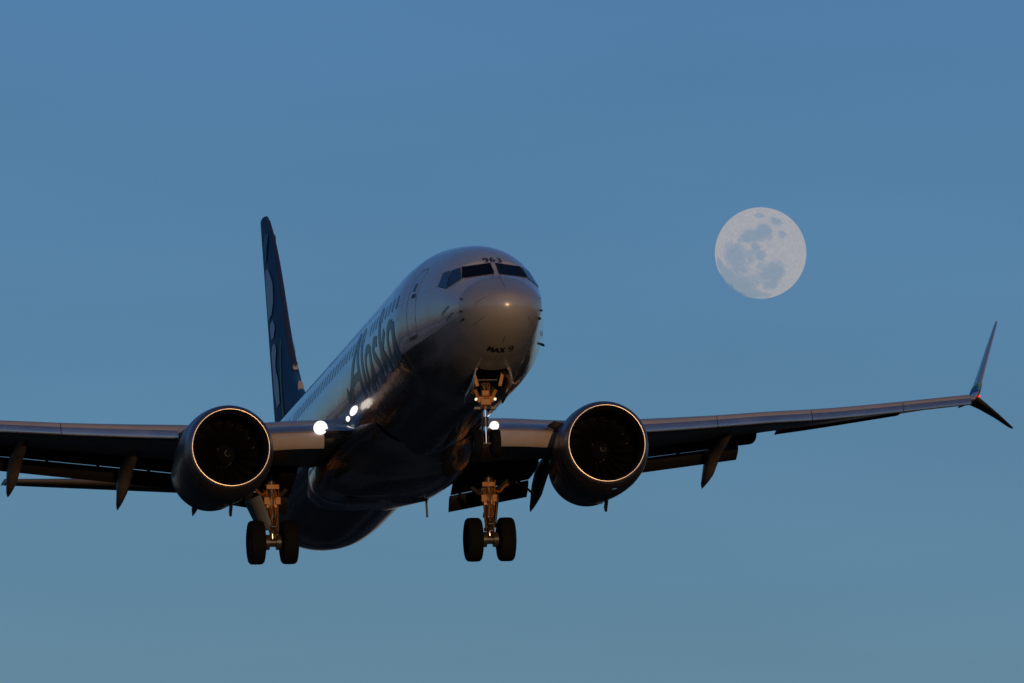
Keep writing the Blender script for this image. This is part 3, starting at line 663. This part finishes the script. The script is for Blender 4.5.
# ---- engines
SI, ZE = 14.305, -1.6588
for sg_ in (1, -1):
    DR = .008; TX = .035 if sg_ > 0 else -.005
    cx = sg_ * 4.833; c0 = (cx, SI, ZE)
    def cowl(prof_, mt, name, par, drop=0, n=72):
        mm_ = MB(); rows = []
        for d_, r_ in prof_:
            dz = -DR * d_ if drop else 0; tx = TX * d_ if drop else 0
            rows.append([(cx + tx + r_ * math.cos(2 * math.pi * k / n), SI + d_, ZE + dz + r_ * math.sin(2 * math.pi * k / n) * (1.0)) for k in range(n)])
        mm_.grid(rows, close_u=True); return mm_.build(name, mt, par, smooth=55)
    eng = cowl([(.42, 1.142), (.6, 1.162), (.9, 1.186), (1.3, 1.190), (1.8, 1.170), (2.3, 1.135), (2.9, 1.08), (3.5, 1.02), (3.95, .985), (4.1, .98), (4.1, .95), (3.9, .955), (3.2, .94)], M_NAVY, 'engine', root, drop=1)
    cowl([(.415, 1.1415), (.40, 1.140), (.30, 1.126), (.20, 1.106), (.12, 1.086), (.06, 1.062), (.03, 1.042), (.012, 1.018), (.006, 1.001)], M_LIP, 'inlet_lip', eng)
    cowl([(.006, 1.001), (.001, .994), (-.002, .985), (.001, .976), (.008, .969)], M_EDGE, 'inlet_edge', eng, n=96)
    cowl([(.008, .969), (.035, .958), (.07, .945), (.13, .930), (.22, .913), (.34, .90)], M_DUCT, 'inlet_throat', eng)
    cowl([(.345, .899), (.6, .893), (.9, .90), (1.15, .905), (2.2, .86)], M_DUCT, 'inlet_duct', eng)
    m = MB()
    for b_ in range(18):
        a0 = 2 * math.pi * b_ / 18; rows = []
        for i in range(7):
            r_ = .26 + (.885 - .26) * i / 6; tw = R(25 + 38 * i / 6); ch = .20 + .12 * math.sin(math.pi * i / 7); sw = .10 * (i / 6) ** 2; row = []
            for k in range(5):
                u = (k / 4 - .5) * ch; cam_ = .02 * (1 - (k / 2 - 1) ** 2)
                aa = a0 + (u * math.sin(tw) + sw + cam_) / r_; row.append((cx + r_ * math.cos(aa), SI + 1.12 + u * math.cos(tw), ZE - .03 + r_ * math.sin(aa)))
            rows.append(row)
        m.grid(rows)
    m.build('fan', M_FAN, eng, smooth=60)
    m = MB(); m.rev([(0, .90), (0, .01)], (cx, SI + 1.5, ZE - .03), n=40); m.build('fan_backing', M_BAY, eng)
    m = MB(); sp_ = [(0, .004), (.02, .025), (.08, .07), (.18, .12), (.30, .18), (.42, .24)]; m.rev(sp_, (cx, SI + .62, ZE - .03), n=36); spn = m.build('spinner', M_SPIN, eng, smooth=70)
    m = MB(); rows = []; fr = pchip([p[0] for p in sp_], [p[1] for p in sp_])
    for i in range(22):
        t = i / 21; d_ = .03 + .09 * t; row = []
        for wv__ in (0, .5, 1):
            dd = d_ + (wv__ - .5) * .035; a = 2.2 + t * 4.0 + sg_ * .5; row.append((cx + (fr(dd) + .006) * math.cos(a), SI + .62 + dd - .004, ZE - .03 + (fr(dd) + .006) * math.sin(a)))
        rows.append(row)
    m.grid(rows); m.build('spinner_swirl', M_WPAINT, spn, smooth=0)
    cowl([(3.6, .72), (4.3, .64), (4.9, .52), (5.1, .48), (5.1, .45), (4.6, .47)], M_EXH, 'core_nozzle', eng, drop=1, n=48)
    cowl([(4.8, .36), (5.2, .30), (5.7, .12), (5.85, .01)], M_EXH, 'exhaust_plug', eng, drop=1, n=36)
    # pylon
    m = MB(); rows = []
    for (y, zt_, zb_, hw) in ((SI + 1.3, ZE + 1.2, ZE + .9, .03), (SI + 1.9, ZE + 1.24, ZE + .9, .11), (SI + 2.7, ZE + 1.2, ZE + .8, .15), (SI + 3.8, ZE + 1.0, ZE + .6, .16), (SI + 5.0, ZE + .8, ZE + .35, .17), (SI + 6.3, ZE + .6, ZE + .3, .10), (SI + 7.0, ZE + .5, ZE + .38, .03)):
        rows.append([(cx + hw, y, zb_), (cx + hw, y, zt_ - .08), (cx + hw * .5, y, zt_), (cx - hw * .5, y, zt_), (cx - hw, y, zt_ - .08), (cx - hw, y, zb_)])
    m.grid(rows, close_u=True, cap=True); m.build('pylon', M_NAVY, eng, smooth=40)
    # inboard strake
    m = MB(); a = R(180 - 38) if sg_ > 0 else R(38); ux, uz = math.cos(a), math.sin(a)
    q = [(1.0, 1.17), (1.45, 1.40), (2.3, 1.44), (2.5, 1.16)]
    m.grid([[(cx + ux * r_ + e_ * uz * .012, SI + d_, ZE - .05 + uz * r_ - e_ * ux * .012) for d_, r_ in q] for e_ in (-1, 1)], close_u=True, cap=True); m.build('cowl_strake', M_NAVY, eng, smooth=0)
    # drain mast, latches and bottom seam
    m = MB(); m.beam((cx + (.22 if sg_ > 0 else .18), SI + 1.6, ZE - 1.20), (cx + (.22 if sg_ > 0 else .18), SI + 1.85, ZE - 1.44), .03, .09); m.build('drain_mast', M_BLACK, eng)
    m = MB()
    for k in range(5): m.box((cx + .02, SI + .9 + k * .45, ZE - 1.175 - DR * (.9 + k * .45) + abs(k - 2) * .012), (.05, .07, .012))
    m.build('cowl_latch', M_SEAM, eng)
    for dd, rr_ in ((.62, 1.166), (2.62, 1.111)):
        m = MB(); m.rev([(dd - .006, rr_ + .002), (dd, rr_ + .003), (dd + .006, rr_ + .002)], (cx + TX * dd, SI, ZE - DR * dd), n=72); m.build('cowl_joint', M_SEAM, eng, smooth=0)
    m = MB(); m.grid([[(cx - sg_ * 0 + r_ * math.cos(a), SI + d_, ZE - DR * d_ + r_ * math.sin(a)) for a in (R(90) - .01, R(90) + .01)] for d_, r_ in ((.45, 1.149), (.9, 1.190), (1.3, 1.194))]); m.build('cowl_split_line', M_SEAM, eng, smooth=0)

# ---- tail
def fLE(z):
    return pchip([1.6, 2.0, 2.95, 3.75, 8.75, 9.0], [29.5, 31.0, 34.1, 35.3, 39.55, 40.1])(z)
def fTE(z): return 39.35 + (z - 1.6) * .255
def fsec(z, u0, u1, off=0):
    c = fTE(z) - fLE(z); cl = min(c, 5.2); L1 = []; L2 = []
    for k in range(17):
        b = (1 - math.cos(math.pi * k / 16)) / 2; u = u0 + (u1 - u0) * b; h = fth(z, u) + off
        L1.append((h, fLE(z) + u * c, z)); L2.append((-h, fLE(z) + u * c, z))
    return L1 + L2[::-1]
def fth(z, u):
    c = fTE(z) - fLE(z); tcm = (.42 if z < 3.7 else .42 - (z - 3.7) * .052) / 1.0
    return af(u) * tcm * (1.0 if z > 3.7 else 1)
zs = [1.5 + .25 * k for k in range(30)] + [8.9, 8.96]
m = MB(); m.grid([fsec(z, 0, .72) for z in zs], close_u=True, cap=True); fin = m.build('fin', M_FIN, root, smooth=50)
m = MB(); m.grid([fsec(z, .728, 1) for z in zs if z > 1.9], close_u=True, cap=True); m.build('rudder', M_FIN, fin, smooth=50)
m = MB(); rows = []
for z in [3.75 + .25 * k for k in range(21)]:
    rows.append([(sx * (fth(z, u) + .006), fLE(z) + u * (fTE(z) - fLE(z)) - (.008 if u == 0 else 0), z) for sx, u in ((-1, .03), (-1, .015), (-1, .006), (1, 0), (1, .006), (1, .015), (1, .03))])
m.grid(rows); m.build('leading_edge', M_FINLE, fin, smooth=60)
def finpatch(rows_, mt, name, off=.028):
    """rows of (z, u0, u1): chord fractions on both faces"""
    mm_ = MB()
    for sx in (1, -1):
        fa = pchip([r[0] for r in rows_], [r[1] for r in rows_]); fb_ = pchip([r[0] for r in rows_], [r[2] for r in rows_]); g_ = []
        n_ = 4 * (len(rows_) - 1)
        for i in range(n_ + 1):
            z = rows_[0][0] + (rows_[-1][0] - rows_[0][0]) * i / n_
            g_.append([(sx * (fth(z, fa(z) + (fb_(z) - fa(z)) * k / 6) + off), fLE(z) + (fTE(z) - fLE(z)) * (fa(z) + (fb_(z) - fa(z)) * k / 6), z) for k in range(7)])
        mm_.grid(g_)
    return mm_.build(name, mt, fin, smooth=60)
finpatch([(5.9, .42, .74), (6.25, .26, .76), (6.7, .22, .76), (7.1, .32, .74), (7.35, .46, .66)], M_PALE, 'pale_emblem_patch')
finpatch([(5.2, .40, .58), (5.45, .30, .64), (5.7, .38, .60)], M_PALE, 'pale_emblem_patch')
finpatch([(3.2, .52, .68), (3.8, .42, .74), (4.3, .48, .70), (4.8, .34, .70), (5.0, .4, .6)], M_PALE, 'pale_emblem_patch')
finpatch([(2.6, .50, .54), (3.2, .38, .42), (3.8, .28, .315), (4.4, .19, .22), (4.9, .12, .14)], M_GREEN, 'green_ribbon', .032)
finpatch([(7.6, .45, .66), (7.9, .30, .50), (8.15, .15, .34), (8.3, .06, .18)], M_CYAN, 'light_blue_ribbon', .032)
finpatch([(7.9, .55, .66), (8.15, .36, .47), (8.35, .18, .28)], M_GREEN, 'green_ribbon', .034)
for (z_, hw, hh) in ((3.90, .075, .11), (3.20, .085, .26)):
    m = MB(); cy_ = fLE(z_) - .02; m.grid([[(hw * math.cos(a) * k, cy_ + hh * math.sin(a) * k * .55 - .05 * (1 - k), z_ + hh * math.sin(a) * k * .8) for a in [2 * math.pi * q / 16 for q in range(16)]] for k in (1, .7, .35, .01)], close_u=True)
    m.build('fin_inlet', M_PANEL, fin, smooth=60)
m = MB(); m.tube((0, 35.45, 3.95), (.0, 35.0, 3.95), .02, .012); m.build('fin_probe', M_BLACK, fin)
for sg_ in (1, -1):
    def sLE(x): return 36.9 + .60 * x
    def sTE(x): return 40.95 + .24 * x
    m = MB(); rows = []
    for k in range(15):
        x = .2 + 7.2 * k / 14; c = sTE(x) - sLE(x); zc = 1.02 + .105 * x; row = []
        for q in range(28):
            kk = q if q <= 14 else 28 - q; u = (1 - math.cos(math.pi * kk / 14)) / 2; h = af(u) * .10 * c * (1 if q <= 14 else -1); i_ = R(-3)
            row.append((x, sLE(x) + u * c, zc + h + (u - .4) * c * math.sin(-i_) * 1.0))
        rows.append(row)
    m.grid(sgn(rows, sg_), close_u=True, cap=True); m.build('tailplane', M_BROWN, root, smooth=50)
m = MB(); m.rev([(0, .13), (.2, .10), (.22, .0)], (0, 41.75, 1.17), n=20); m.build('tail_exhaust', M_EXH, root)

# ---- landing gear
def wheel(c, r, hw, par, name='wheel'):
    mm_ = MB(); pr = [(-hw * .62, r * .55), (-hw * .92, r * .66), (-hw, r * .80), (-hw * .93, r * .92), (-hw * .72, r * .985), (-hw * .3, r), (hw * .3, r), (hw * .72, r * .985), (hw * .93, r * .92), (hw, r * .80), (hw * .92, r * .66), (hw * .62, r * .55)]
    mm_.rev(pr, c, axis='X', n=48, close=True); ty = mm_.build(name, M_TYRE, par, smooth=50)
    mm_ = MB(); mm_.rev([(-hw * .55, r * .56), (-hw * .75, r * .50), (-hw * .45, r * .40), (-hw * .55, r * .2), (-hw * .6, .01)], c, axis='X', n=32)
    mm_.rev([(hw * .55, r * .56), (hw * .75, r * .50), (hw * .45, r * .40), (hw * .55, r * .2), (hw * .6, .01)], c, axis='X', n=32); mm_.build('rim', M_RIM, ty, smooth=50)
    return ty
    mm_ = MB()
    for g_ in (-.5, -.17, .17, .5): mm_.rev([(g_ * hw - .008, r * 1.0015), (g_ * hw, r * 1.004), (g_ * hw + .008, r * 1.0015)], c, axis='X', n=48)
    mm_.build('tread_groove', M_BLACK, ty, smooth=0)
    return ty
ZA = -3.083
for sg_ in (1, -1):
    gx = sg_ * 2.86; yy = 21.2
    m = MB(); m.tube((gx, yy - .12, -1.35), (gx, yy - .02, -2.45), .12, .115, n=20); m.tube((gx, yy - .02, -2.38), (gx, yy - .02, -2.46), .15, n=20); m.tube((gx, yy - .10, -1.62), (gx, yy - .08, -1.72), .16, n=20)
    gear = m.build('main_gear', M_GEARG, root)
    m = MB(); m.tube((gx, yy - .02, -2.45), (gx, yy, ZA + .02), .078, n=20); m.build('piston', M_CHROME, gear)
    m = MB(); m.tube((gx - .36, yy, ZA), (gx + .36, yy, ZA), .065, n=16); m.tube((gx - .13, yy, ZA), (gx + .13, yy, ZA), .12, n=16); m.build('axle', M_GEARG, gear)
    m = MB()
    for dx in (-1, 1): m.beam((gx + dx * .09, yy - .15, -1.95), (gx + dx * .10, yy - .13, -2.2), .055, .035); 
    m.box((gx - .14, yy - .16, -2.02), (.075, .05, .10)); m.box((gx + .15, yy - .16, -2.02), (.075, .05, .10)); m.box((gx - sg_ * .02, yy - .2, -1.66), (.17, .06, .065))
    m.build('hydraulic_unit', M_GEAR, gear, bevel=.012)
    m = MB()
    for dx in (-1, 1):
        m.beam((gx + dx * .10, yy - .10, -2.42), (gx + dx * .03, yy - .34, -2.72), .025, .03); m.beam((gx + dx * .03, yy - .34, -2.72), (gx + dx * .09, yy - .06, ZA + .05), .025, .03)
    m.tube((gx - .08, yy - .34, -2.72), (gx + .08, yy - .34, -2.72), .035); m.build('torque_link', M_GEARG, gear)
    m = MB(); m.beam((gx - sg_ * .08, yy - .05, -2.0), (gx - sg_ * .42, yy + .1, -1.70), .045, .04)
    m.build('side_brace', M_GEARG, gear)
    m = MB(); m.path([Vector((gx + sg_ * .12, yy - .12, -1.78)), Vector((gx + sg_ * .28, yy - .14, -1.86)), Vector((gx + sg_ * .42, yy - .14, -1.70)), Vector((gx + sg_ * .62, yy - .14, -1.62)), Vector((gx + sg_ * .85, yy - .12, -1.64)), Vector((gx + sg_ * 1.08, yy - .05, -1.80)), Vector((gx + sg_ * 1.25, yy, -1.95))], .032, n=8); m.build('brake_hose', M_GEAR, gear)
    m = MB(); m.tube((gx + sg_ * .1, yy + .05, -1.95), (gx + sg_ * .55, yy + .15, -1.5), .05); m.tube((gx + sg_ * .3, yy - .05, -1.78), (gx + sg_ * .6, yy, -1.50), .035); m.build('drag_brace', M_GEARG, gear)
    # hoses
    random.seed(11 + sg_); m = MB()
    for h_ in range(16):
        ph = random.uniform(0, 6.28); rr_ = random.uniform(.13, .2); pts = []
        z_ = -1.5 - random.uniform(0, .3); zend = ZA + random.uniform(.05, .5)
        for i in range(9):
            t = i / 8; pts.append(Vector((gx + math.cos(ph + t * 1.3) * rr_ * (1 - .3 * t), yy - .05 - abs(math.sin(ph + t)) * rr_, z_ + (zend - z_) * t)))
        m.path(pts, .011, n=6)
    for k in range(5): m.tube((gx - .14, yy - .03, -1.8 - k * .15), (gx + .14, yy - .03, -1.8 - k * .15), .02, n=8)
    m.build('hose', M_GEAR, gear)
    m = MB()
    for k in range(7):
        a = R(random.uniform(180, 360)); m.box((gx + .13 * math.cos(a), yy - .02 + .13 * math.sin(a), -1.75 - k * .18), (.035, .03, .045), (0, 0, a))
    m.build('fitting', M_GEARG, gear)
    for dx in (-1, 1):
        wh = wheel((gx + dx * .43, yy, ZA), .575, .205, gear)
        m = MB(); m.rev([(0, .13), (0, .2), (.12, .2), (.12, .12)], (gx + dx * .15 - .06, yy, ZA), axis='X', n=24); m.build('brake', M_GEARG, wh)
    # leg door outboard of the strut
    m = MB(); rows = []
    for k in range(7):
        t = k / 6; zc = -1.90 - .85 * t; xo = (.50 - .34 * t) if sg_ < 0 else (.30 - .12 * t); hw = (.50 - .22 * t) if sg_ < 0 else .22
        rows.append([(gx + sg_ * (xo - (.16 if sg_ < 0 else .05)), yy - hw, zc), (gx + sg_ * xo, yy, zc - .02), (gx + sg_ * (xo + (.12 if sg_ < 0 else -.05)), yy + hw, zc)])
    m.grid(rows); dr = m.build('gear_door', M_LEGDOOR if sg_ < 0 else M_GEARG, gear, smooth=60); sol = dr.modifiers.new('thickness', 'SOLIDIFY'); sol.thickness = .04

# nose gear
nx, ny, nz = 0.0, 4.03, -3.27
m = MB(); m.tube((nx, ny + .05, -1.3), (nx, ny, -2.42), .09, n=18); m.tube((nx, ny, -2.36), (nx, ny, -2.44), .15, n=18); m.box((nx, ny - .02, -2.405), (.27, .06, .03)); ngear = m.build('nose_gear', M_GEARG, root)
m = MB(); m.tube((nx, ny, -2.44), (nx, ny, nz), .052, n=18); m.build('piston', M_CHROME, ngear)
m = MB(); m.tube((nx, ny, -2.62), (nx, ny, -2.86), .085, .07, n=18); m.build('collar', M_GEARG, ngear)
m = MB(); m.tube((nx - .3, ny, nz), (nx + .3, ny, nz), .045, n=14); m.build('axle', M_GEARG, ngear)
m = MB()
for dx in (-1, 1):
    m.beam((nx + dx * .06, ny - .04, -2.38), (nx + dx * .26, ny - .14, -1.96), .04, .045)
    m.box((nx + dx * .13, ny - .14, -2.22), (.06, .05, .06))
m.build('drag_brace', M_GEAR, ngear)
m = MB()
for dx in (-1, 1): m.beam((nx + dx * .26, ny - .14, -1.96), (nx + dx * .34, ny - .5, -1.35), .03, .04)
m.tube((nx - .30, ny - .3, -1.75), (nx + .30, ny - .3, -1.75), .03, n=12); m.build('upper_brace', M_GEARG, ngear)
m = MB(); m.box((nx, ny - .15, -2.27), (.13, .06, .08)); m.box((nx, ny - .12, -2.05), (.09, .05, .07)); m.tube((nx - .24, ny - .1, -2.15), (nx + .24, ny - .1, -2.15), .05, n=14); m.build('steering_unit', M_GEAR, ngear, bevel=.01)
m = MB()
for dx in (-1, 1): m.rev([(0, .005), (.01, .03), (.06, .035)], (nx + dx * .235, ny - .2, -2.2), n=16)
m.build('taxi_lamp', mat('lit taxi lamp', (1, .95, .8), .3, emit=(1, .85, .6), es=.9), ngear)
m = MB()
for dx in (-1, 1): m.beam((nx + dx * .05, ny + .08, -2.5), (nx + dx * .03, ny + .24, -2.85), .02, .025); m.beam((nx + dx * .03, ny + .24, -2.85), (nx + dx * .05, ny + .06, nz + .05), .02, .025)
m.build('torque_link', M_GEAR, ngear)
m = MB(); random.seed(5)
for h_ in range(7):
    ph = random.uniform(0, 6.28); pts = [Vector((nx + math.cos(ph + i * .4) * .13, ny - .06 - abs(math.sin(ph + i * .3)) * .1, -1.8 - .62 * i / 6)) for i in range(7)]; m.path(pts, .010, n=6)
m.build('hose', M_GEAR, ngear)
for dx in (-1, 1): wheel((nx + dx * .225, ny, nz), .345, .105, ngear)
# bay doors hang open either side
for dx in (-1, 1):
    m = MB(); rows = []
    for k in range(7):
        y = bay_s0 + .02 + (1.55) * k / 6; zt_ = prof(y)[2] + .10; rows.append([(dx * (bay_w - .015), y, zt_ + .02), (dx * (bay_w + .04), y, zt_ - .22), (dx * (bay_w + .05), y, zt_ - .43 + (.12 if k == 0 else 0))])
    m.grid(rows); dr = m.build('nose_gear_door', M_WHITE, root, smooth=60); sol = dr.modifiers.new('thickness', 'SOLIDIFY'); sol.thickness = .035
    m = MB(); m.box((dx * (bay_w - .04), bay_s0 + .1, -1.50), (.025, .04, .17)); m.box((dx * (bay_w - .1), bay_s0 + .75, -1.75), (.04, .03, .22), (0, dx * .25, 0)); m.build('door_link', M_GEAR, dr)
# pipes and frames inside the bay
m = MB(); random.seed(9)
for k in range(6): m.tube((-.4, bay_s0 + .3 + k * .3, -1.2 - .08 * (k % 2)), (.4, bay_s0 + .3 + k * .3, -1.2 - .08 * (k % 2)), .018, n=6)
for k in range(4): m.tube((-.3 + k * .2, bay_s0 + .05, -1.15), (-.3 + k * .2, bay_s1 - .05, -1.15), .02, n=6)
m.build('bay_pipework', M_GEARG, root)
bpy.context.view_layer.update()
